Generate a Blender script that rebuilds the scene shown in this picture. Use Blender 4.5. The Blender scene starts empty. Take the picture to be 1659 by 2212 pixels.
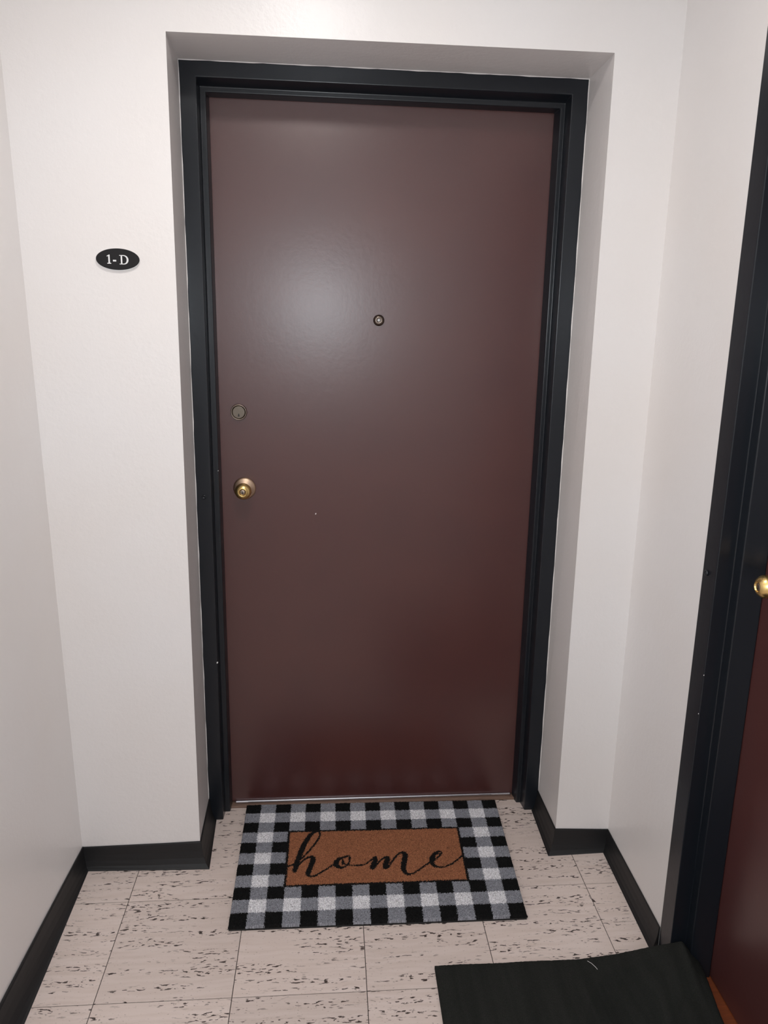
import bpy, bmesh, math, random
import numpy as np
from mathutils import Vector, Matrix

random.seed(4)
rng = np.random.default_rng(7)
S = bpy.context.scene
COL = S.collection
PI = math.pi

# ------------------------------------------------------------------ camera
FPX, W_PX, H_PX = 1638.28, 1659.0, 2212.0
cd = bpy.data.cameras.new('camera')
cam = bpy.data.objects.new('camera', cd)
COL.objects.link(cam)
cd.sensor_fit = 'VERTICAL'
cd.sensor_height = 24.0
cd.lens = FPX / H_PX * 24.0
cd.shift_y = -25.74 / H_PX           # phone lens, optical centre a little above the frame's middle
cd.clip_start = 0.02
r_ = Vector((0.99744607, -0.06996489, 0.01436126))
u_ = Vector((0.00249089, 0.23502475, 0.97198619))
f_ = Vector((0.07138016, 0.96946804, -0.23459879))
M = Matrix((r_, u_, -f_)).transposed().to_4x4()
M.translation = Vector((0.3592, -1.85905, 1.49545))
cam.matrix_world = M
S.camera = cam

# ------------------------------------------------------------------ world, flash, exposure
wd = bpy.data.worlds.new('dim_surroundings')
S.world = wd
wd.use_nodes = True
wd.node_tree.nodes['Background'].inputs[0].default_value = (0.9, 0.92, 1.0, 1)
wd.node_tree.nodes['Background'].inputs[1].default_value = 0.02

FLASH_W, LAMP_E = 23.5, 84.0
fl = bpy.data.lights.new('phone_flash', 'POINT')      # the phone's own flash beside its lens
fl.energy = FLASH_W
fl.color = (0.87, 0.945, 1.0)
fl.shadow_soft_size = 0.02
flo = bpy.data.objects.new('phone_flash', fl)
flo.location = (0.307, -1.87, 1.551)
COL.objects.link(flo)

vs = S.view_settings
vs.view_transform = 'Standard'
vs.look = 'None'
vs.gamma = 1.0
vs.use_curve_mapping = False
vs.exposure = 0.25

# ------------------------------------------------------------------ helpers
def srgb(r, g, b):
    def l(c):
        c /= 255.0
        return c / 12.92 if c <= 0.04045 else ((c + 0.055) / 1.055) ** 2.4
    return (l(r), l(g), l(b), 1.0)

def mat(name, col, rough=0.5, metal=0.0, spec=0.5):
    m = bpy.data.materials.new(name)
    m.use_nodes = True
    p = m.node_tree.nodes['Principled BSDF']
    p.inputs['Base Color'].default_value = col
    p.inputs['Roughness'].default_value = rough
    p.inputs['Metallic'].default_value = metal
    p.inputs['Specular IOR Level'].default_value = spec
    return m

def nd(m, t, **kw):
    n = m.node_tree.nodes.new(t)
    for k, v in kw.items():
        setattr(n, k, v)
    return n

def lk(m, a, b):
    m.node_tree.links.new(a, b)

def noise(m, vec, scale, detail=2.0, rough=0.5):
    n = nd(m, 'ShaderNodeTexNoise')
    n.inputs['Scale'].default_value = scale
    n.inputs['Detail'].default_value = detail
    n.inputs['Roughness'].default_value = rough
    if vec is not None:
        lk(m, vec, n.inputs['Vector'])
    return n.outputs['Fac']

def ramp(m, fac, stops):
    n = nd(m, 'ShaderNodeValToRGB')
    e = n.color_ramp.elements
    while len(e) > 1:
        e.remove(e[-1])
    e[0].position, e[0].color = stops[0]
    for p, c in stops[1:]:
        x = e.new(p)
        x.color = c
    lk(m, fac, n.inputs['Fac'])
    return n.outputs['Color']

def bump(m, h, strength, dist):
    n = nd(m, 'ShaderNodeBump')
    n.inputs['Strength'].default_value = strength
    n.inputs['Distance'].default_value = dist
    lk(m, h, n.inputs['Height'])
    lk(m, n.outputs['Normal'], m.node_tree.nodes['Principled BSDF'].inputs['Normal'])

def mixc(m, fac, a, b, mode='MIX'):
    n = nd(m, 'ShaderNodeMix', data_type='RGBA', blend_type=mode)
    for s, v in ((n.inputs['Factor'], fac), (n.inputs['A'], a), (n.inputs['B'], b)):
        if isinstance(v, (tuple, float, int)):
            s.default_value = v
        else:
            lk(m, v, s)
    return n.outputs['Result']

def math_(m, op, a, b):
    n = nd(m, 'ShaderNodeMath', operation=op)
    for i, v in enumerate((a, b)):
        if isinstance(v, (float, int)):
            n.inputs[i].default_value = v
        else:
            lk(m, v, n.inputs[i])
    return n.outputs[0]

def coords(m, kind='Object', scale=(1, 1, 1)):
    t = nd(m, 'ShaderNodeTexCoord')
    mp = nd(m, 'ShaderNodeMapping')
    mp.inputs['Scale'].default_value = scale
    lk(m, t.outputs[kind], mp.inputs['Vector'])
    return mp.outputs['Vector']

def pbsdf(m):
    return m.node_tree.nodes['Principled BSDF']

def new_obj(name, me, m, parent=None, loc=None, smooth=False):
    o = bpy.data.objects.new(name, me)
    COL.objects.link(o)
    if m is not None and not me.materials:
        me.materials.append(m)
    if parent is not None:
        o.parent = parent
    if loc is not None:
        o.location = loc
    if smooth:
        for p in me.polygons:
            p.use_smooth = True
    return o

def from_bm(name, bm, m, parent=None, loc=None, smooth=False, recalc=True):
    if recalc:
        bmesh.ops.recalc_face_normals(bm, faces=bm.faces)
    me = bpy.data.meshes.new(name)
    bm.to_mesh(me)
    bm.free()
    return new_obj(name, me, m, parent, loc, smooth)

def box(bm, lo, hi):
    x0, y0, z0 = lo
    x1, y1, z1 = hi
    v = [bm.verts.new(p) for p in ((x0, y0, z0), (x1, y0, z0), (x1, y1, z0), (x0, y1, z0),
                                   (x0, y0, z1), (x1, y0, z1), (x1, y1, z1), (x0, y1, z1))]
    for f in ((0, 1, 2, 3), (4, 5, 6, 7), (0, 1, 5, 4), (1, 2, 6, 5), (2, 3, 7, 6), (3, 0, 4, 7)):
        bm.faces.new([v[i] for i in f])

def hexa(bm, p):
    """eight corner points: 0-3 one face in order, 4-7 the opposite face"""
    v = [bm.verts.new(q) for q in p]
    for f in ((0, 1, 2, 3), (4, 5, 6, 7), (0, 1, 5, 4), (1, 2, 6, 5), (2, 3, 7, 6), (3, 0, 4, 7)):
        bm.faces.new([v[i] for i in f])

def lathe(bm, prof, seg=40, c=(0, 0, 0)):
    """(radius, distance) turned about the local -Y axis"""
    rings = []
    for r, d in prof:
        if r < 1e-6:
            rings.append([bm.verts.new((c[0], c[1] - d, c[2]))])
        else:
            rings.append([bm.verts.new((c[0] + r * math.cos(2 * PI * k / seg), c[1] - d,
                                        c[2] + r * math.sin(2 * PI * k / seg))) for k in range(seg)])
    for a, b in zip(rings, rings[1:]):
        for k in range(seg):
            k2 = (k + 1) % seg
            if len(a) == 1 and len(b) == 1:
                continue
            if len(a) == 1:
                bm.faces.new((a[0], b[k], b[k2]))
            elif len(b) == 1:
                bm.faces.new((a[k], a[k2], b[0]))
            else:
                bm.faces.new((a[k], a[k2], b[k2], b[k]))

def extrude_poly(bm, pts, y0, y1, hole=None):
    """polygon in XZ (list of (x,z)) given thickness from y0 to y1; hole has as many points as pts"""
    if hole is None:
        a = [bm.verts.new((x, y0, z)) for x, z in pts]
        b = [bm.verts.new((x, y1, z)) for x, z in pts]
        bm.faces.new(a)
        bm.faces.new(b)
        n = len(pts)
        for k in range(n):
            bm.faces.new((a[k], a[(k + 1) % n], b[(k + 1) % n], b[k]))
    else:
        n = len(pts)
        R = [[bm.verts.new((x, y, z)) for x, z in q] for q, y in ((pts, y0), (hole, y0), (hole, y1), (pts, y1))]
        for a, b in ((0, 1), (1, 2), (2, 3), (3, 0)):
            for k in range(n):
                k2 = (k + 1) % n
                bm.faces.new((R[a][k], R[a][k2], R[b][k2], R[b][k]))

def bevel(o, w, seg=2, ang=30):
    md = o.modifiers.new('bevel', 'BEVEL')
    md.width = w
    md.segments = seg
    md.limit_method = 'ANGLE'
    md.angle_limit = math.radians(ang)
    md.harden_normals = False
    return o

def tag(o, label, cat=None, group=None, kind=None):
    o['label'] = label
    if cat:
        o['category'] = cat
    if group:
        o['group'] = group
    if kind:
        o['kind'] = kind
    return o

def empty(name, loc=(0, 0, 0), rz=0.0):
    o = bpy.data.objects.new(name, None)
    o.empty_display_size = 0.1
    COL.objects.link(o)
    o.location = loc
    o.rotation_euler = (0, 0, rz)
    return o

# ------------------------------------------------------------------ materials
def wall_material(name, col):
    m = mat(name, col, 0.33, spec=0.40)
    c = coords(m)
    big = noise(m, c, 2.2, 3)
    lk(m, mixc(m, ramp(m, big, [(0.35, (0, 0, 0, 1)), (0.65, (1, 1, 1, 1))]), col,
               (col[0] * 0.985, col[1] * 0.97, col[2] * 0.955, 1)), pbsdf(m).inputs['Base Color'])
    h = math_(m, 'ADD', noise(m, c, 70, 3, 0.6), math_(m, 'MULTIPLY', noise(m, c, 14, 2), 0.8))
    bump(m, h, 0.32, 0.0018)
    return m

M_WALL = wall_material('cream_wall_paint', (0.84, 0.81, 0.80, 1))
M_CEIL = mat('ceiling_paint', (0.82, 0.80, 0.77, 1), 0.7)

M_BLACK = mat('black_gloss_paint', (0.010, 0.0125, 0.0170, 1), 0.28, spec=0.4)
_c = coords(M_BLACK)
bump(M_BLACK, noise(M_BLACK, _c, 60, 3), 0.18, 0.0012)
M_BASE = mat('black_vinyl', (0.012, 0.012, 0.013, 1), 0.5, spec=0.4)
bump(M_BASE, noise(M_BASE, coords(M_BASE), 40, 2), 0.2, 0.002)

M_DOOR = mat('maroon_door_paint', (0.088, 0.033, 0.030, 1), 0.315, spec=0.72)
_c = coords(M_DOOR)
_n = noise(M_DOOR, _c, 5, 4)
lk(M_DOOR, mixc(M_DOOR, _n, (0.066, 0.023, 0.023, 1), (0.092, 0.031, 0.027, 1)), pbsdf(M_DOOR).inputs['Base Color'])
bump(M_DOOR, math_(M_DOOR, 'ADD', noise(M_DOOR, _c, 90, 2), noise(M_DOOR, _c, 9, 2)), 0.12, 0.001)

M_BRASS = mat('polished_brass', (0.86, 0.62, 0.25, 1), 0.30, 1.0)
M_ROSE = mat('worn_brass', (0.58, 0.42, 0.30, 1), 0.42, 1.0)
M_PEWTER = mat('tarnished_brass', (0.33, 0.27, 0.225, 1), 0.42, 1.0)
M_PEEP = mat('dark_bronze', (0.15, 0.12, 0.10, 1), 0.3, 1.0)
M_LENS = mat('glass_lens', (0.55, 0.55, 0.55, 1), 0.12, 0.6)
M_HOLE = mat('keyhole_black', (0.01, 0.008, 0.007, 1), 0.5)
M_ALU = mat('aluminium_strip', (0.62, 0.63, 0.68, 1), 0.25, 1.0)
M_SADDLE = mat('threshold_brown', srgb(150, 124, 106), 0.5)
lk(M_SADDLE, mixc(M_SADDLE, noise(M_SADDLE, coords(M_SADDLE, scale=(20, 90, 20)), 2, 3), srgb(108, 84, 72), srgb(146, 118, 102)),
   pbsdf(M_SADDLE).inputs['Base Color'])
M_WOODSILL = mat('orange_wood_sill', srgb(150, 82, 44), 0.5)
lk(M_WOODSILL, mixc(M_WOODSILL, noise(M_WOODSILL, coords(M_WOODSILL, scale=(60, 6, 20)), 3, 3), srgb(84, 42, 26), srgb(140, 70, 34)),
   pbsdf(M_WOODSILL).inputs['Base Color'])
M_WHITE = mat('white_plastic', (0.80, 0.80, 0.80, 1), 0.4)
M_SIGN = mat('black_plaque', (0.016, 0.015, 0.016, 1), 0.6, spec=0.2)
M_CAULK = mat('white_caulk', (0.86, 0.83, 0.81, 1), 0.45)
M_GROUT = mat('tile_joint', (0.045, 0.035, 0.03, 1), 0.9)

def tile_material():
    m = mat('travertine_vinyl_tile', srgb(206, 186, 172), 0.36, spec=0.35)
    t = nd(m, 'ShaderNodeTexCoord')
    oi = nd(m, 'ShaderNodeObjectInfo')
    sc = nd(m, 'ShaderNodeVectorMath', operation='SCALE')
    cmb = nd(m, 'ShaderNodeCombineXYZ')
    lk(m, oi.outputs['Random'], cmb.inputs[0])
    lk(m, math_(m, 'MULTIPLY', oi.outputs['Random'], 3.7), cmb.inputs[1])
    lk(m, cmb.outputs[0], sc.inputs[0])
    sc.inputs['Scale'].default_value = 41.0
    ad = nd(m, 'ShaderNodeVectorMath', operation='ADD')
    lk(m, t.outputs['Object'], ad.inputs[0])
    lk(m, sc.outputs[0], ad.inputs[1])
    # a little waviness so the veins are not ruled lines
    wob = nd(m, 'ShaderNodeCombineXYZ')
    lk(m, math_(m, 'MULTIPLY', math_(m, 'SUBTRACT', noise(m, ad.outputs[0], 14, 2), 0.5), 0.016), wob.inputs[1])
    ad2 = nd(m, 'ShaderNodeVectorMath', operation='ADD')
    lk(m, ad.outputs[0], ad2.inputs[0])
    lk(m, wob.outputs[0], ad2.inputs[1])
    def sv(s):
        mp = nd(m, 'ShaderNodeMapping')
        mp.inputs['Scale'].default_value = s
        lk(m, ad2.outputs[0], mp.inputs['Vector'])
        return mp.outputs['Vector']
    K, Wt = (0, 0, 0, 1), (1, 1, 1, 1)
    rows = ramp(m, noise(m, sv((4.5, 48, 1)), 1.0, 2), [(0.49, K), (0.57, Wt)])
    dash = ramp(m, noise(m, sv((58, 205, 1)), 1.0, 2, 0.5), [(0.575, K), (0.605, Wt)])
    d1 = mixc(m, 1.0, rows, dash, 'MULTIPLY')
    fine = ramp(m, noise(m, sv((150, 330, 1)), 1.0, 1), [(0.69, K), (0.75, Wt)])
    haze = ramp(m, noise(m, sv((7, 90, 1)), 1.0, 3), [(0.38, K), (0.72, Wt)])
    base = mixc(m, haze, srgb(226, 211, 205), srgb(208, 190, 181))
    tone = noise(m, sv((3, 3, 1)), 1.0, 2)
    base = mixc(m, tone, base, srgb(220, 203, 194))
    rnd = math_(m, 'ADD', math_(m, 'MULTIPLY', oi.outputs['Random'], 0.10), 0.93)
    cc = nd(m, 'ShaderNodeCombineXYZ')
    for i in range(3):
        lk(m, rnd, cc.inputs[i])
    base = mixc(m, 1.0, base, cc.outputs[0], 'MULTIPLY')
    base = mixc(m, math_(m, 'MULTIPLY', fine, 0.5), base, srgb(112, 90, 76))
    base = mixc(m, math_(m, 'MULTIPLY', d1, 0.95), base, srgb(50, 37, 33))
    lk(m, base, pbsdf(m).inputs['Base Color'])
    inv = math_(m, 'SUBTRACT', 1.0, d1)
    bump(m, inv, 0.25, 0.0006)
    return m
M_TILE = tile_material()

def fibre_material(name, rough=0.95):
    m = mat(name, (0.3, 0.3, 0.3, 1), rough, spec=0.15)
    a = nd(m, 'ShaderNodeAttribute', attribute_name='fibre_colour')
    n = noise(m, coords(m), 900, 2)
    v = ramp(m, n, [(0.3, (0.72, 0.72, 0.72, 1)), (0.7, (1.2, 1.2, 1.2, 1))])
    lk(m, mixc(m, 1.0, a.outputs['Color'], v, 'MULTIPLY'), pbsdf(m).inputs['Base Color'])
    return m
M_COIR = fibre_material('printed_coir')
M_RUBBER = mat('black_rubber', (0.012, 0.012, 0.012, 1), 0.8)

M_MAT2 = mat('dark_carpet_mat', (0.017, 0.019, 0.017, 1), 0.95, spec=0.12)
_c = coords(M_MAT2)
_s = noise(M_MAT2, _c, 420, 3, 0.7)
_r = noise(M_MAT2, coords(M_MAT2, scale=(30, 2.5, 1)), 1.0, 3)
lk(M_MAT2, mixc(M_MAT2, math_(M_MAT2, 'MULTIPLY', _s, _r), (0.008, 0.009, 0.008, 1), (0.062, 0.062, 0.056, 1)), pbsdf(M_MAT2).inputs['Base Color'])
bump(M_MAT2, _s, 0.8, 0.003)

# ------------------------------------------------------------------ the setting
ZC = 2.47            # ceiling
YB = -2.75           # wall behind the photographer
RD = 0.186           # depth of the door recess
XL0, XLT, LSL = -0.3225, -0.3425, 0.040        # left wall: foot, head, run-out
XR0, XR1 = 1.1605, 1.1575                      # right wall at the corner / from the second door on
OPEN = dict(bl=(-0.0035, 0.0), tl=(0.0080, 2.0885), tr=(1.0032, 2.0822), br=(1.0055, 0.0))
FRM = dict(bl=(-0.0075, 0.0), tl=(-0.0010, 2.0895), tr=(1.0082, 2.0800), br=(1.0055, 0.0))

def xleft(y, z):
    return XL0 + (XLT - XL0) * z / 2.06 + LSL * y * (1 if y > -0.5 else 0.5 / -y)

# back wall with the recessed opening (front face, reveals, thickness)
bm = bmesh.new()
YW = 0.42
def rv(k, t):        # point on the reveal: t=0 opening edge, 1 at the frame and beyond
    o, f = OPEN[k], FRM[k]
    return (o[0] + (f[0] - o[0]) * t, o[1] + (f[1] - o[1]) * t)
lay = [(0.0, 0.0), (RD, 1.0), (YW, 1.0)]
rings = []
for y, t in lay:
    rings.append([bm.verts.new((p[0], y, p[1])) for p in (rv('bl', t), rv('tl', t), rv('tr', t), rv('br', t))])
for a, b in zip(rings, rings[1:]):
    for k in range(3):
        bm.faces.new((a[k], a[k + 1], b[k + 1], b[k]))
out = {}
for y in (0.0, YW):
    out[y] = [bm.verts.new(p) for p in ((xleft(0, 0), y, 0), (xleft(0, OPEN['tl'][1]), y, OPEN['tl'][1]), (xleft(0, ZC), y, ZC),
                                        (OPEN['tl'][0], y, ZC), (OPEN['tr'][0], y, ZC), (XR0, y, ZC), (XR0, y, OPEN['tr'][1]), (XR0, y, 0))]
for y, rg in ((0.0, rings[0]), (YW, rings[2])):
    o = out[y]
    bm.faces.new((o[0], rg[0], rg[1], o[1]))
    bm.faces.new((o[1], rg[1], o[3], o[2]))
    bm.faces.new((rg[1], rg[2], o[4], o[3]))
    bm.faces.new((rg[2], o[6], o[5], o[4]))
    bm.faces.new((rg[2], rg[3], o[7], o[6]))
for k in range(7):
    bm.faces.new((out[0.0][k], out[0.0][k + 1], out[YW][k + 1], out[YW][k]))
o = from_bm('wall_back', bm, M_WALL)
tag(o, 'cream painted wall with a deep plastered recess around the maroon door', 'wall', kind='structure')
WB = o
# bead of white caulk between recess plaster and black frame
bm = bmesh.new()
def tube(bm, pts, r, seg=6):
    prev = None
    for i, p in enumerate(pts):
        p = Vector(p)
        d = (Vector(pts[min(i + 1, len(pts) - 1)]) - Vector(pts[max(i - 1, 0)])).normalized()
        a = d.orthogonal().normalized()
        b = d.cross(a)
        rr = r if isinstance(r, (float, int)) else r[i]
        ring = [bm.verts.new(p + a * rr * math.cos(2 * PI * k / seg) + b * rr * math.sin(2 * PI * k / seg)) for k in range(seg)]
        if prev:
            for k in range(seg):
                bm.faces.new((prev[k], prev[(k + 1) % seg], ring[(k + 1) % seg], ring[k]))
        prev = ring
def bead(a, b, n):
    pts, rr = [], []
    for i in range(n + 1):
        t = i / n
        pts.append((a[0] + (b[0] - a[0]) * t, RD - 0.0003, a[1] + (b[1] - a[1]) * t))
        rr.append(0.0014 + 0.0009 * math.sin(i * 1.7) * math.sin(i * 0.61))
    return pts, rr
for a, b, n in (((FRM['bl'][0], 0.074), FRM['tl'], 60), (FRM['tl'], FRM['tr'], 40), (FRM['tr'], (FRM['br'][0], 0.070), 60)):
    p, rr = bead(a, b, n)
    tube(bm, p, rr)
o = from_bm('caulk_bead', bm, M_CAULK, WB, smooth=True)
o['label'] = 'thin white caulk line around the black frame'

# left wall
bm = bmesh.new()
ys = [0.0, -0.25, -0.5, YB]
for y0, y1 in zip(ys, ys[1:]):
    p = []
    for off in (0.0, -0.12):
        p += [(xleft(y0, 0) + off, y0, 0), (xleft(y1, 0) + off, y1, 0), (xleft(y1, ZC) + off, y1, ZC), (xleft(y0, ZC) + off, y0, ZC)]
    hexa(bm, p)
bmesh.ops.remove_doubles(bm, verts=bm.verts, dist=1e-5)
tag(from_bm('wall_left', bm, M_WALL), 'plain cream side wall meeting the wall with the oval number sign', 'wall', kind='structure')

# right wall with the opening of the second door
D2Y0, D2W, D2H = -0.3655, 1.06, 2.10
bm = bmesh.new()
TH = 0.30
hexa(bm, [(XR0, 0, 0), (XR1, D2Y0, 0), (XR1, D2Y0, ZC), (XR0, 0, ZC), (XR0 + TH, 0, 0), (XR1 + TH, D2Y0, 0), (XR1 + TH, D2Y0, ZC), (XR0 + TH, 0, ZC)])
box(bm, (XR1, D2Y0 - D2W, D2H), (XR1 + TH, D2Y0, ZC))
box(bm, (XR1, YB, 0), (XR1 + TH, D2Y0 - D2W, ZC))
tag(from_bm('wall_right', bm, M_WALL), 'cream side wall interrupted by the second, black framed door', 'wall', kind='structure')

bm = bmesh.new()
box(bm, (-0.6, YB - 0.12, 0), (1.5, YB, ZC))
tag(from_bm('wall_front', bm, M_WALL), 'cream wall closing the hallway opposite the maroon door', 'wall', kind='structure')
bm = bmesh.new()
box(bm, (-0.6, YB - 0.12, ZC), (1.5, YW, ZC + 0.1))
tag(from_bm('ceiling', bm, M_CEIL), 'off-white hallway ceiling', 'ceiling', kind='structure')

# floor: dark bed with square tiles laid on it
bm = bmesh.new()
box(bm, (-0.6, YB - 0.1, -0.05), (1.5, YW, -0.0012))
FLOOR = tag(from_bm('floor', bm, M_GROUT), 'floor of beige travertine-patterned square tiles', 'floor', kind='structure')
T = 0.3048
TX, TY = 0.1365, -0.4425
g = 0.0009
tme = bpy.data.meshes.new('tile')
bm = bmesh.new()
box(bm, (g, g, -0.004), (T - g, T - g, 0.0))
bmesh.ops.recalc_face_normals(bm, faces=bm.faces)
bm.to_mesh(tme)
bm.free()
tme.materials.append(M_TILE)
for j in range(-8, 3):
    for i in range(-2, 5):
        x, y = TX + i * T, TY + j * T
        if x + T < -0.38 or x > 1.30 or y > 0.30 or y < YB - 0.2:
            continue
        to = bpy.data.objects.new('tile', tme)
        COL.objects.link(to)
        to.parent = FLOOR
        to.location = (x, y, 0)

# cove baseboards
def cove(name, path, label):
    """path of (x, y, height, toe); the room lies to the right of the direction of travel"""
    prof = [(0.0, 1.0), (0.10, 1.0), (0.16, 0.95), (0.26, 0.62), (0.42, 0.36), (0.64, 0.16), (0.86, 0.05), (1.0, 0.012), (1.0, 0.0), (0.0, 0.0)]
    n = len(path)
    bm = bmesh.new()
    rings = []
    for i, (x, y, h, toe) in enumerate(path):
        def nrm(a, b):
            d = Vector((b[0] - a[0], b[1] - a[1])).normalized()
            return Vector((d.y, -d.x))
        ns = []
        if i > 0:
            ns.append(nrm(path[i - 1], path[i]))
        if i < n - 1:
            ns.append(nrm(path[i], path[i + 1]))
        if len(ns) == 2:
            mth = (ns[0] + ns[1])
            mth = mth / mth.length
            mth = mth / max(0.3, mth.dot(ns[0]))
        else:
            mth = ns[0]
        rings.append([bm.verts.new((x + mth.x * o * toe, y + mth.y * o * toe, z * h)) for o, z in prof])
    for a, b in zip(rings, rings[1:]):
        for k in range(len(prof)):
            k2 = (k + 1) % len(prof)
            bm.faces.new((a[k], a[k2], b[k2], b[k]))
    bm.faces.new(rings[0])
    bm.faces.new(rings[-1])
    o = from_bm(name, bm, M_BASE)
    bevel(o, 0.002, 2, 50)
    return tag(o, label, 'baseboard', kind='structure')

HB = 0.0705
cove('baseboard_back', [(xleft(0, 0.0) + 0.0005, -0.0005, 0.0655, 0.017), (-0.10, -0.0005, 0.069, 0.024), (-0.0035, -0.0005, 0.0715, 0.027), (-0.0068, RD - 0.001, 0.0755, 0.020)],
     'black cove baseboard below the oval number sign, turning into the door recess')
cove('baseboard_back', [(1.0050, RD - 0.001, 0.0690, 0.018), (1.0052, -0.0005, 0.0730, 0.024), (XR0 - 0.0005, -0.0005, 0.0655, 0.018)],
     'short black cove baseboard between the door recess and the second door')
cove('baseboard_left', [(xleft(YB, 0) + 0.0005, YB + 0.001, 0.068, 0.041), (xleft(-0.5, 0) + 0.0005, -0.5, 0.068, 0.041), (xleft(-0.28, 0) + 0.0005, -0.28, 0.068, 0.030), (xleft(0, 0) + 0.0005, -0.0006, 0.0665, 0.0155)],
     'long black cove baseboard along the plain side wall')
cove('baseboard_right', [(XR0 - 0.0005, -0.0006, 0.0655, 0.0155), (XR1 - 0.0005, D2Y0 + 0.0004, 0.066, 0.0195)],
     'black cove baseboard running from the corner to the second door frame')

# ------------------------------------------------------------------ doors
def build_frame(root, F, sL, sR, sT, d1, d2, nose=0.0):
    """steel frame swept round the opening; local x along the wall, y into it"""
    ys = [nose, nose, d1, d1, d2, d2]
    bm = bmesh.new()
    st = []
    for i in range(6):
        y = ys[i]
        st.append([bm.verts.new(p) for p in ((F['bl'][0] + sL[i], y, 0.0), (F['tl'][0] + sL[i], y, F['tl'][1] - sT[i]),
                                             (F['tr'][0] - sR[i], y, F['tr'][1] - sT[i]), (F['br'][0] - sR[i], y, 0.0))])
    for i in range(6):
        j = (i + 1) % 6
        for k in range(3):
            bm.faces.new((st[i][k], st[i][k + 1], st[j][k + 1], st[j][k]))
    bm.faces.new([st[i][0] for i in range(6)])
    bm.faces.new([st[i][3] for i in range(6)])
    o = from_bm('door_frame', bm, M_BLACK, root)
    bevel(o, 0.0022, 3, 25)
    return o

KNOB = [(0.0, 0.006), (0.0125, 0.006), (0.0115, 0.016), (0.0118, 0.022), (0.0150, 0.0255), (0.0208, 0.0310), (0.0224, 0.0340), (0.0228, 0.0375),
        (0.0227, 0.0425), (0.0216, 0.0458), (0.0172, 0.0518), (0.0114, 0.0558), (0.0101, 0.0561), (0.0095, 0.0553), (0.0090, 0.0525), (0.0, 0.0525)]
ROSE = [(0.0, 0.0), (0.0312, 0.0), (0.0318, 0.002), (0.0312, 0.0042), (0.0270, 0.0075), (0.0190, 0.0100), (0.0165, 0.0120), (0.0135, 0.0125), (0.0, 0.0125)]

def build_knob(root, x, y, z):
    bm = bmesh.new()
    lathe(bm, KNOB, 48)
    k = from_bm('doorknob', bm, M_BRASS, root, (x, y, z), smooth=True)
    k['label'] = 'polished brass doorknob'
    bm = bmesh.new()
    lathe(bm, ROSE, 48)
    from_bm('rosette', bm, M_ROSE, k, smooth=True)
    bm = bmesh.new()
    lathe(bm, [(0.0, 0.0524), (0.0078, 0.0524), (0.0080, 0.0530), (0.0074, 0.0540), (0.0, 0.0542)], 32)
    from_bm('key_cylinder', bm, M_PEWTER, k, smooth=True)
    bm = bmesh.new()
    box(bm, (-0.0012, -0.0546, -0.0052), (0.0012, -0.0540, 0.0036))
    from_bm('keyhole', bm, M_HOLE, k)
    return k

def screw(parent, x, y, z):
    bm = bmesh.new()
    lathe(bm, [(0.0, 0.0), (0.0068, 0.0), (0.0066, 0.0016), (0.0052, 0.0038), (0.0036, 0.0042), (0.0028, 0.0014), (0.0, 0.0014)], 24)
    from_bm('screw_head', bm, M_BLACK, parent, (x, y, z), smooth=True)

def speck(parent, x, y, z, s=0.002):
    bm = bmesh.new()
    lathe(bm, [(0.0, 0.0), (s, 0.0), (s * 0.7, 0.0005), (0.0, 0.0007)], 7)
    o = from_bm('paint_speck', bm, M_CAULK, parent, (x, y, z))
    o.scale = (0.7, 1, 1.1)
    o.rotation_euler = (0, 0.5, 0)

# --- door 1, straight ahead
d1 = empty('door_1', (0, RD, 0))
tag(d1, 'maroon flush door with peephole and brass knob in a recessed black frame', 'door', kind='structure')
sL = [0.0, 0.0410, 0.0425, 0.0570, 0.0605, 0.0]
sR = [0.0, 0.0415, 0.0455, 0.0575, 0.0650, 0.0]
sT = [0.0, 0.0370, 0.0470, 0.0600, 0.0640, 0.0]
FD = 0.072
fr1 = build_frame(d1, FRM, sL, sR, sT, 0.038, FD)
screw(fr1, 0.0170, 0.0, 1.0113)
speck(fr1, 0.0345, 0.0, 0.519, 0.003)
speck(fr1, 0.0520, 0.038, 1.076, 0.0016)
bm = bmesh.new()
box(bm, (0.020, FD + 0.0005, 0.0115), (0.980, FD + 0.045, 2.060))
leaf = from_bm('door_leaf', bm, M_DOOR, d1)
bevel(leaf, 0.0015, 2)
leaf['label'] = 'flush maroon door leaf'
speck(leaf, 0.319, FD + 0.0005, 0.943, 0.0024)
YF = FD + 0.0005
build_knob(d1, 0.1190, YF, 1.0185)
# deadbolt
bm = bmesh.new()
lathe(bm, [(0.0, 0.0), (0.0222, 0.0), (0.0226, 0.003), (0.0216, 0.0072), (0.0204, 0.0084), (0.0192, 0.0078), (0.0184, 0.0030), (0.0, 0.0030)], 48)
db = from_bm('deadbolt', bm, M_PEWTER, d1, (0.1094, YF, 1.2346), smooth=True)
db['label'] = 'round tarnished deadbolt lock'
bm = bmesh.new()
lathe(bm, [(0.0, 0.0029), (0.0170, 0.0029), (0.0170, 0.0058), (0.0160, 0.0066), (0.0, 0.0068)], 40)
from_bm('key_cylinder', bm, mat('tarnished_cylinder_face', (0.17, 0.145, 0.12, 1), 0.5, 1.0), db)
bm = bmesh.new()
extrude_poly(bm, [(-0.0022, -0.0118), (0.0022, -0.0118), (0.0020, -0.0085), (0.0008, -0.0040), (-0.0008, -0.0040), (-0.0020, -0.0085)], -0.0074, -0.0064)
from_bm('keyhole', bm, M_HOLE, db)
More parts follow.
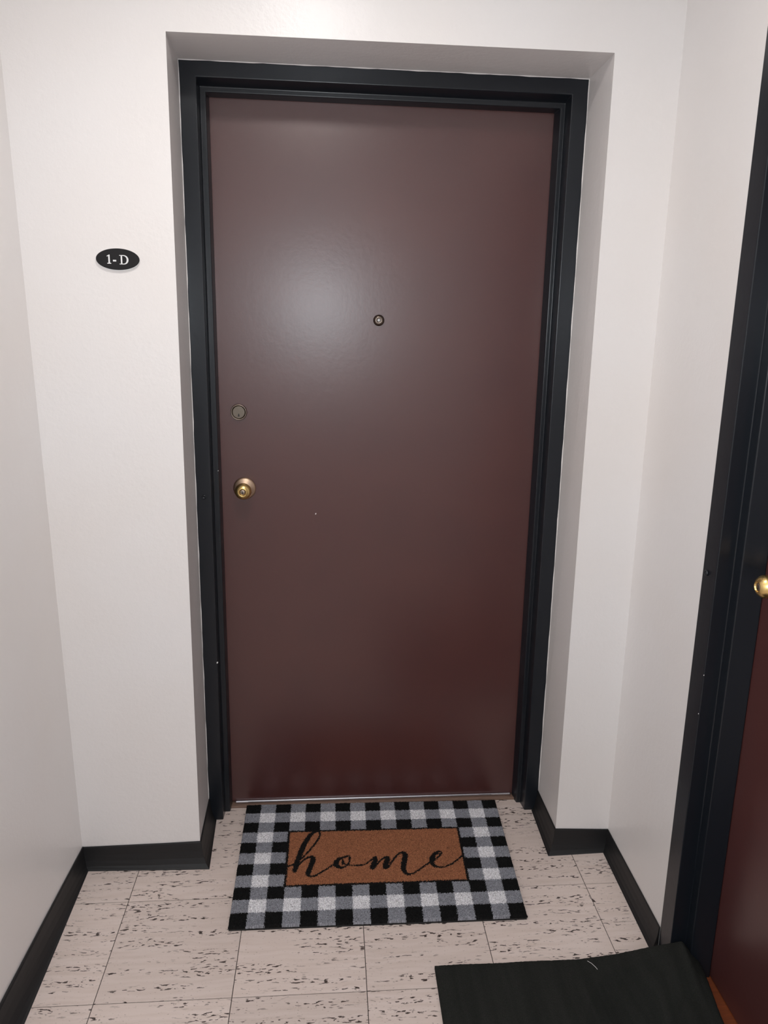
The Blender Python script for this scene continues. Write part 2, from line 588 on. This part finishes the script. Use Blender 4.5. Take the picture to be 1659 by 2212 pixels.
# peephole
bm = bmesh.new()
lathe(bm, [(0.0, 0.0), (0.0150, 0.0), (0.0152, 0.0022), (0.0135, 0.0062), (0.0100, 0.0092), (0.0062, 0.0100), (0.0052, 0.0090), (0.0, 0.0088)], 40)
pe = from_bm('peephole', bm, M_PEEP, d1, (0.4935, YF, 1.4865), smooth=True)
pe['label'] = 'small round bronze peephole'
bm = bmesh.new()
lathe(bm, [(0.0050, 0.0088), (0.0044, 0.0100), (0.0026, 0.0110), (0.0, 0.0114)], 24)
from_bm('lens', bm, M_LENS, pe, smooth=True)
# sweep and threshold
bm = bmesh.new()
box(bm, (0.062, FD - 0.0075, 0.0085), (0.936, FD + 0.0004, 0.0165))
sw = from_bm('door_sweep', bm, M_ALU, d1)
bevel(sw, 0.003, 3)
sw['label'] = 'shiny metal strip along the door foot'
bm = bmesh.new()
box(bm, (0.048, 0.0535, 0.0), (0.946, FD + 0.10, 0.0075))
th = from_bm('threshold', bm, M_SADDLE, d1)
bevel(th, 0.002, 2)

# --- door 2, in the right-hand wall
d2 = empty('door_2', (XR1, D2Y0, 0), -PI / 2)
tag(d2, 'second maroon door in a black frame flush with the side wall, beside the dark mat', 'door', kind='structure')
F2 = dict(bl=(0.0, 0.0), tl=(0.0, D2H), tr=(D2W, D2H), br=(D2W, 0.0))
s2 = [0.0, 0.056, 0.0565, 0.084, 0.0945, 0.0]
fr2 = build_frame(d2, F2, s2, s2, s2, 0.035, 0.082, nose=-0.001)
screw(fr2, 0.0185, -0.001, 0.978)
speck(fr2, 0.0560, -0.0005, 0.760, 0.0018)
speck(fr2, 0.0540, -0.001, 0.668, 0.0016)
bm = bmesh.new()
box(bm, (0.030, 0.0825, 0.014), (D2W - 0.030, 0.140, D2H - 0.03))
lf2 = from_bm('door_leaf', bm, M_DOOR, d2)
bevel(lf2, 0.0015, 2)
lf2['label'] = 'flush maroon door leaf'
build_knob(d2, 0.1600, 0.0825, 0.998)
bm = bmesh.new()
box(bm, (0.0565, 0.004, 0.0), (D2W - 0.0565, 0.150, 0.010))
th2 = from_bm('threshold', bm, M_WOODSILL, d2)
th2['label'] = 'orange-brown wooden sill'
bevel(th2, 0.003, 2)

# ------------------------------------------------------------------ number sign
sg = empty('number_sign', (-0.1229, 0.0, 1.6152))
tag(sg, 'small oval black plaque with white characters 1-D on the wall', 'sign')
sg.rotation_euler = (0, math.radians(0.4), 0)
N = 72
def ell(a, b, dz=0.0):
    return [(a * math.cos(2 * PI * k / N), b * math.sin(2 * PI * k / N) + dz) for k in range(N)]
bm = bmesh.new()
extrude_poly(bm, ell(0.0489, 0.0242, -0.0012), 0.0, -0.0050)
from_bm('backing', bm, M_WHITE, sg)
bm = bmesh.new()
extrude_poly(bm, ell(0.0489, 0.0236), -0.0050, -0.0064)
fc = from_bm('face', bm, M_SIGN, sg)
bevel(fc, 0.0008, 2)
y0, y1 = -0.0062, -0.0072
bm = bmesh.new()
extrude_poly(bm, [(-0.0236, -0.0104), (-0.0148, -0.0104), (-0.0148, -0.0088), (-0.0174, -0.0083), (-0.0174, 0.0096), (-0.0190, 0.0096),
                  (-0.0243, 0.0066), (-0.0238, 0.0054), (-0.0208, 0.0064), (-0.0208, -0.0083), (-0.0236, -0.0088)], y0, y1)
from_bm('character', bm, M_WHITE, sg)
bm = bmesh.new()
extrude_poly(bm, [(-0.0106, -0.0052), (-0.0034, -0.0052), (-0.0034, -0.0016), (-0.0106, -0.0016)], y0, y1)
from_bm('character', bm, M_WHITE, sg)
bm = bmesh.new()
n = 26
outer, inner = [], []
for k in range(n):
    a = -PI / 2 + PI * k / (n - 1)
    outer.append((0.0130 + 0.0112 * math.cos(a) ** 0.9 if math.cos(a) > 1e-9 else 0.0130, -0.0010 + 0.0102 * math.sin(a)))
    inner.append((0.0126 + 0.0076 * max(math.cos(a), 0) ** 0.9, -0.0010 + 0.0084 * math.sin(a)))
outer += [(0.0070, 0.0092), (0.0070, -0.0112)]
inner += [(0.0103, 0.0074), (0.0103, -0.0094)]
extrude_poly(bm, outer, y0, y1, inner)
for zz in (0.0076, -0.0112):
    box(bm, (0.0040, min(y0, y1), zz), (0.0075, max(y0, y1), zz + 0.0016))
from_bm('character', bm, M_WHITE, sg)

# ------------------------------------------------------------------ checked doormat
CO = [np.array(c) for c in ((0.1032, -0.2507), (0.8616, -0.2542), (0.8805, 0.2250), (0.0992, 0.2375))]
NX, NY = 560, 350
uu, vv = np.meshgrid(np.linspace(0, 1, NX + 1), np.linspace(0, 1, NY + 1))
ju = uu.copy()
jv = vv.copy()
ju[1:-1, 1:-1] += rng.normal(0, 0.00035, (NY - 1, NX - 1))
jv[1:-1, 1:-1] += rng.normal(0, 0.0006, (NY - 1, NX - 1))
edge_w = rng.normal(0, 0.0011, NX + 1)
jv[0, :] += np.convolve(edge_w, np.ones(3) / 3, 'same')
jv[-1, :] += np.convolve(rng.normal(0, 0.0016, NX + 1), np.ones(3) / 3, 'same')
ju[:, 0] += np.convolve(rng.normal(0, 0.0010, NY + 1), np.ones(3) / 3, 'same')
ju[:, -1] += np.convolve(rng.normal(0, 0.0010, NY + 1), np.ones(3) / 3, 'same')
def bil(u, v):
    return ((1 - u) * (1 - v))[..., None] * CO[0] + (u * (1 - v))[..., None] * CO[1] + (u * v)[..., None] * CO[2] + ((1 - u) * v)[..., None] * CO[3]
PXY = bil(ju, jv)
PZ = 0.0135 + rng.normal(0, 0.00075, uu.shape)
for k, zz in ((0, 0.006), (1, 0.0115)):
    PZ[k, :] = zz; PZ[-1 - k, :] = zz; PZ[:, k] = np.minimum(PZ[:, k], zz); PZ[:, -1 - k] = np.minimum(PZ[:, -1 - k], zz)
    
STROKES = [
  [(0.1701,0.4167,0.0028),(0.1857,0.4292,0.0030),(0.2065,0.4454,0.0034)],
  [(0.2764,0.7205,0.0036),(0.2601,0.6975,0.0063),(0.2433,0.6397,0.0076),(0.2301,0.5726,0.0079),(0.2201,0.5021,0.0078),(0.2118,0.4382,0.0077),(0.2068,0.3891,0.0063)],
  [(0.2764,0.7205,0.0036),(0.2890,0.7219,0.0032),(0.2947,0.6976,0.0029),(0.2876,0.6508,0.0029),(0.2706,0.5928,0.0029),(0.2497,0.5355,0.0028),(0.2270,0.4816,0.0028)],
  [(0.2079,0.3948,0.0030),(0.2217,0.4375,0.0030),(0.2379,0.4759,0.0032),(0.2547,0.4978,0.0043),(0.2690,0.4968,0.0065),(0.2703,0.4687,0.0078),(0.2646,0.4248,0.0077),(0.2568,0.3817,0.0076),(0.2561,0.3532,0.0055),(0.2659,0.3411,0.0034),(0.2847,0.3511,0.0030),(0.3098,0.3809,0.0030),(0.3310,0.4105,0.0030),(0.3545,0.4412,0.0030)],
  [(0.3895,0.4928,0.0035),(0.3720,0.4819,0.0052),(0.3567,0.4550,0.0074),(0.3567,0.4214,0.0073),(0.3717,0.4047,0.0047),(0.3889,0.4133,0.0032),(0.4013,0.4450,0.0028),(0.4055,0.4796,0.0028),(0.3996,0.5002,0.0028),(0.3882,0.4929,0.0031)],
  [(0.3793,0.4664,0.0030),(0.3809,0.4394,0.0043),(0.3912,0.4289,0.0030),(0.4170,0.4192,0.0026),(0.4429,0.4194,0.0026),(0.4626,0.4289,0.0026),(0.4806,0.4545,0.0028),(0.4976,0.4816,0.0040)],
  [(0.4985,0.4815,0.0044),(0.4987,0.4583,0.0066),(0.4917,0.4289,0.0074),(0.4858,0.3998,0.0069),(0.4881,0.3889,0.0043),(0.5015,0.4184,0.0030),(0.5202,0.4599,0.0031),(0.5354,0.4790,0.0040),(0.5431,0.4725,0.0066),(0.5403,0.4455,0.0079),(0.5330,0.4113,0.0078),(0.5332,0.3916,0.0056),(0.5444,0.4006,0.0033),(0.5615,0.4491,0.0031),(0.5812,0.4963,0.0033),(0.5977,0.5158,0.0045),(0.6074,0.5048,0.0071),(0.6064,0.4662,0.0079),(0.5999,0.4215,0.0079),(0.5977,0.3773,0.0074),(0.6040,0.3458,0.0056),(0.6151,0.3344,0.0039),(0.6306,0.3410,0.0030),(0.6539,0.3685,0.0030),(0.6779,0.4033,0.0031),(0.6972,0.4279,0.0031),(0.7212,0.4535,0.0029),(0.7396,0.4859,0.0029),(0.7440,0.5083,0.0029),(0.7354,0.5150,0.0034),(0.7198,0.4975,0.0054),(0.7085,0.4644,0.0076),(0.7042,0.4274,0.0075),(0.7094,0.3992,0.0053),(0.7229,0.3854,0.0035),(0.7473,0.3867,0.0029),(0.7756,0.4095,0.0029),(0.8034,0.4479,0.0029),(0.8251,0.4843,0.0029)],
  [(0.7310,0.4967,0.0031),(0.7366,0.4943,0.0031)],
]
cu = (np.arange(NX) + 0.5) / NX
cv = (np.arange(NY) + 0.5) / NY
CU, CV = np.meshgrid(cu, cv)
qu = CU + rng.normal(0, 0.0013, CU.shape)
qv = CV + rng.normal(0, 0.0022, CV.shape)
letter = np.zeros(CU.shape, bool)
ASP = 0.485 / 0.765
def catmull(p, n=10):
    p = [np.array(q) for q in p]
    p = [2 * p[0] - p[1]] + p + [2 * p[-1] - p[-2]]
    res = []
    for i in range(1, len(p) - 2):
        for k in range(n):
            t = k / n
            res.append(0.5 * ((2 * p[i]) + (-p[i - 1] + p[i + 1]) * t + (2 * p[i - 1] - 5 * p[i] + 4 * p[i + 1] - p[i + 2]) * t * t
                              + (-p[i - 1] + 3 * p[i] - 3 * p[i + 1] + p[i + 2]) * t ** 3))
    res.append(p[-2])
    return res
for s in STROKES:
    for (a, b, w) in catmull(s):
        i0, i1 = int((a - 0.02) * NX), int((a + 0.02) * NX) + 1
        j0, j1 = int((b - 0.03) * NY), int((b + 0.03) * NY) + 1
        sub = (qu[j0:j1, i0:i1] - a) ** 2 + ((qv[j0:j1, i0:i1] - b) * ASP) ** 2 < (w * 1.3) ** 2
        letter[j0:j1, i0:i1] |= sub
c_u, c_v = qu * 17, qv * 11
panel = (c_u > 3) & (c_u < 14) & (c_v > 3) & (c_v < 8)
lw = 0.075
inner = (c_u > 3 + lw) & (c_u < 14 - lw) & (c_v > 3 + lw) & (c_v < 8 - lw)
outl = ((c_u > 3 - lw) & (c_u < 14 + lw) & (c_v > 3 - lw) & (c_v < 8 + lw)) & ~inner
iu = np.clip(np.floor(c_u), 0, 16).astype(int)
iv = np.clip(np.floor(c_v), 0, 10).astype(int)
level = (iu % 2) + (iv % 2)                    # 0 black, 1 grey, 2 white
PAL = np.array([srgb(20, 20, 20)[:3], srgb(138, 139, 146)[:3], srgb(222, 220, 224)[:3]])
face_col = PAL[level]
kind = np.zeros(CU.shape, int)                 # 0 border, 1 panel, 2 outline, 3 lettering
kind[panel] = 1
kind[outl] = 2
kind[letter & (c_u > 3 - lw) & (c_u < 14 + lw)] = 3
coirc = np.array(srgb(152, 100, 72)[:3])
tone = rng.normal(1, 0.24, CU.shape)[..., None]
face_col = np.where((kind == 1)[..., None], coirc * np.array([1, 1, 1]), face_col)
face_col = np.where((kind >= 2)[..., None], np.array(srgb(24, 22, 21)[:3]), face_col)
face_col = np.clip(face_col * tone, 0, 1)
# raise the painted lettering a touch less than the bare coir
dm = empty('doormat', (0.49, 0.0, 0.0))
tag(dm, 'black and white checked coir doormat reading home, in front of the door', 'doormat')
vid = np.arange((NX + 1) * (NY + 1)).reshape(NY + 1, NX + 1)
V = np.concatenate([PXY.reshape(-1, 2) - np.array([0.49, 0.0]), PZ.reshape(-1, 1)], 1)
Q = np.stack([vid[:-1, :-1], vid[:-1, 1:], vid[1:, 1:], vid[1:, :-1]], -1)
for kk, nm, lab in ((0, 'checked_border', 'black, grey and white checked border'), (1, 'coir_panel', 'plain brown coir centre'),
                    (2, 'panel_outline', 'thin black line around the brown centre'), (3, 'lettering', 'black script lettering home')):
    sel = kind == kk
    q = Q[sel]
    used, invx = np.unique(q, return_inverse=True)
    q = invx.reshape(-1, 4)
    me = bpy.data.meshes.new(nm)
    me.from_pydata(V[used].tolist(), [], q.tolist())
    at = me.attributes.new('fibre_colour', 'FLOAT_COLOR', 'FACE')
    fc = np.concatenate([face_col[sel], np.ones((len(q), 1))], 1).astype(np.float32)
    at.data.foreach_set('color', fc.ravel())
    o = new_obj(nm, me, M_COIR, dm)
    o['label'] = lab
bm = bmesh.new()
ins = [c + (np.array([0.4905, -0.01]) - c) * 0.004 for c in CO]
hexa(bm, [(c[0] - 0.49, c[1], 0.0) for c in ins] + [(c[0] - 0.49, c[1], 0.0065) for c in ins])
from_bm('backing', bm, M_RUBBER, dm)

# ------------------------------------------------------------------ dark mat by the second door
def interp(x, tab):
    xs = [t[0] for t in tab]
    return [float(np.interp(x, xs, [t[k] for t in tab])) for k in range(1, len(tab[0]))]
FAR = [(0.595, -0.390, 0.000), (0.95, -0.390, 0.000), (1.00, -0.390, 0.004), (1.04, -0.391, 0.010), (1.10, -0.397, 0.029), (1.135, -0.407, 0.046),
       (1.152, -0.420, 0.062), (1.165, -0.4295, 0.074), (1.180, -0.4310, 0.078), (1.195, -0.4360, 0.060), (1.215, -0.447, 0.040)]
nx, ny = 150, 150
L = 0.95
bm = bmesh.new()
top = []
for j in range(ny + 1):
    row = []
    t = (j / ny) ** 1.6
    for i in range(nx + 1):
        s = i / nx
        xe = 1.215
        x = 0.6035 + (xe - 0.6035) * s
        fy, fz = interp(x, FAR)
        dist = t * L
        y = fy * (1 - t) + (-0.390 - L) * t
        x2 = x - 0.006 * t - (0.010 * s * math.exp(-((dist - 0.2) / 0.15) ** 2))
        side = max(0.0, min(1.0, (x - 1.03) / 0.12))
        side = side * side * (3 - 2 * side)
        z = 0.0085 + fz * math.exp(-(dist / 0.10) ** 2) + side * 0.012 * (1 - math.exp(-(dist / 0.06) ** 2))
        z += 0.0006 * math.sin(x * 37 + y * 11) + random.gauss(0, 0.0004)
        row.append(bm.verts.new((x2 - 0.9, y + 0.8, z)))
    top.append(row)
for j in range(ny):
    for i in range(nx):
        bm.faces.new((top[j][i], top[j][i + 1], top[j + 1][i + 1], top[j + 1][i]))
ring = [top[0][i] for i in range(nx + 1)] + [top[j][nx] for j in range(1, ny + 1)] + [top[ny][i] for i in range(nx - 1, -1, -1)] + [top[j][0] for j in range(ny - 1, 0, -1)]
low = [bm.verts.new((v.co.x, v.co.y, v.co.z - 0.0080)) for v in ring]
for k in range(len(ring)):
    k2 = (k + 1) % len(ring)
    bm.faces.new((ring[k], ring[k2], low[k2], low[k]))
bm.faces.new(low)
fm = from_bm('floor_mat', bm, M_MAT2, loc=(0.9, -0.8, 0.0), smooth=True)
tag(fm, 'dark charcoal carpet mat with a curled-up corner at the second door', 'mat')
bm = bmesh.new()
tube(bm, [(0.9695, -0.398, 0.0100), (0.976, -0.408, 0.0125), (0.982, -0.419, 0.0125), (0.986, -0.427, 0.0105)], 0.0005, 5)
for v in bm.verts:
    v.co -= Vector((0.9695, -0.398, 0))
th_ = from_bm('thread', bm, M_CAULK, loc=(0.9695, -0.398, 0.0), smooth=True)
tag(th_, 'short pale thread lying on the edge of the dark mat', 'thread')

# ------------------------------------------------------------------ ceiling lamp (lights the hallway from above)
cl = empty('ceiling_lamp', (0.30, -0.76, ZC))
tag(cl, 'round flush ceiling lamp with a frosted disc and a white metal rim', 'lamp')
def lathe_z(prof, seg=48):
    bm = bmesh.new()
    lathe(bm, prof, seg)
    bmesh.ops.rotate(bm, verts=bm.verts, cent=(0, 0, 0), matrix=Matrix.Rotation(PI / 2, 3, 'X'))
    return bm
from_bm('rim', lathe_z([(0.0, 0.0), (0.118, 0.0), (0.120, 0.006), (0.120, 0.050), (0.114, 0.058), (0.098, 0.059), (0.095, 0.056), (0.095, 0.034), (0.0, 0.034)]), M_WHITE, cl, smooth=False)
M_GLOW = mat('frosted_glow', (0.9, 0.9, 0.88, 1), 0.5)
pbsdf(M_GLOW).inputs['Emission Color'].default_value = (1.0, 0.945, 0.90, 1)
pbsdf(M_GLOW).inputs['Emission Strength'].default_value = LAMP_E
from_bm('frosted_disc', lathe_z([(0.0945, 0.0345), (0.090, 0.0365), (0.060, 0.0385), (0.0, 0.039)]), M_GLOW, cl, smooth=True)
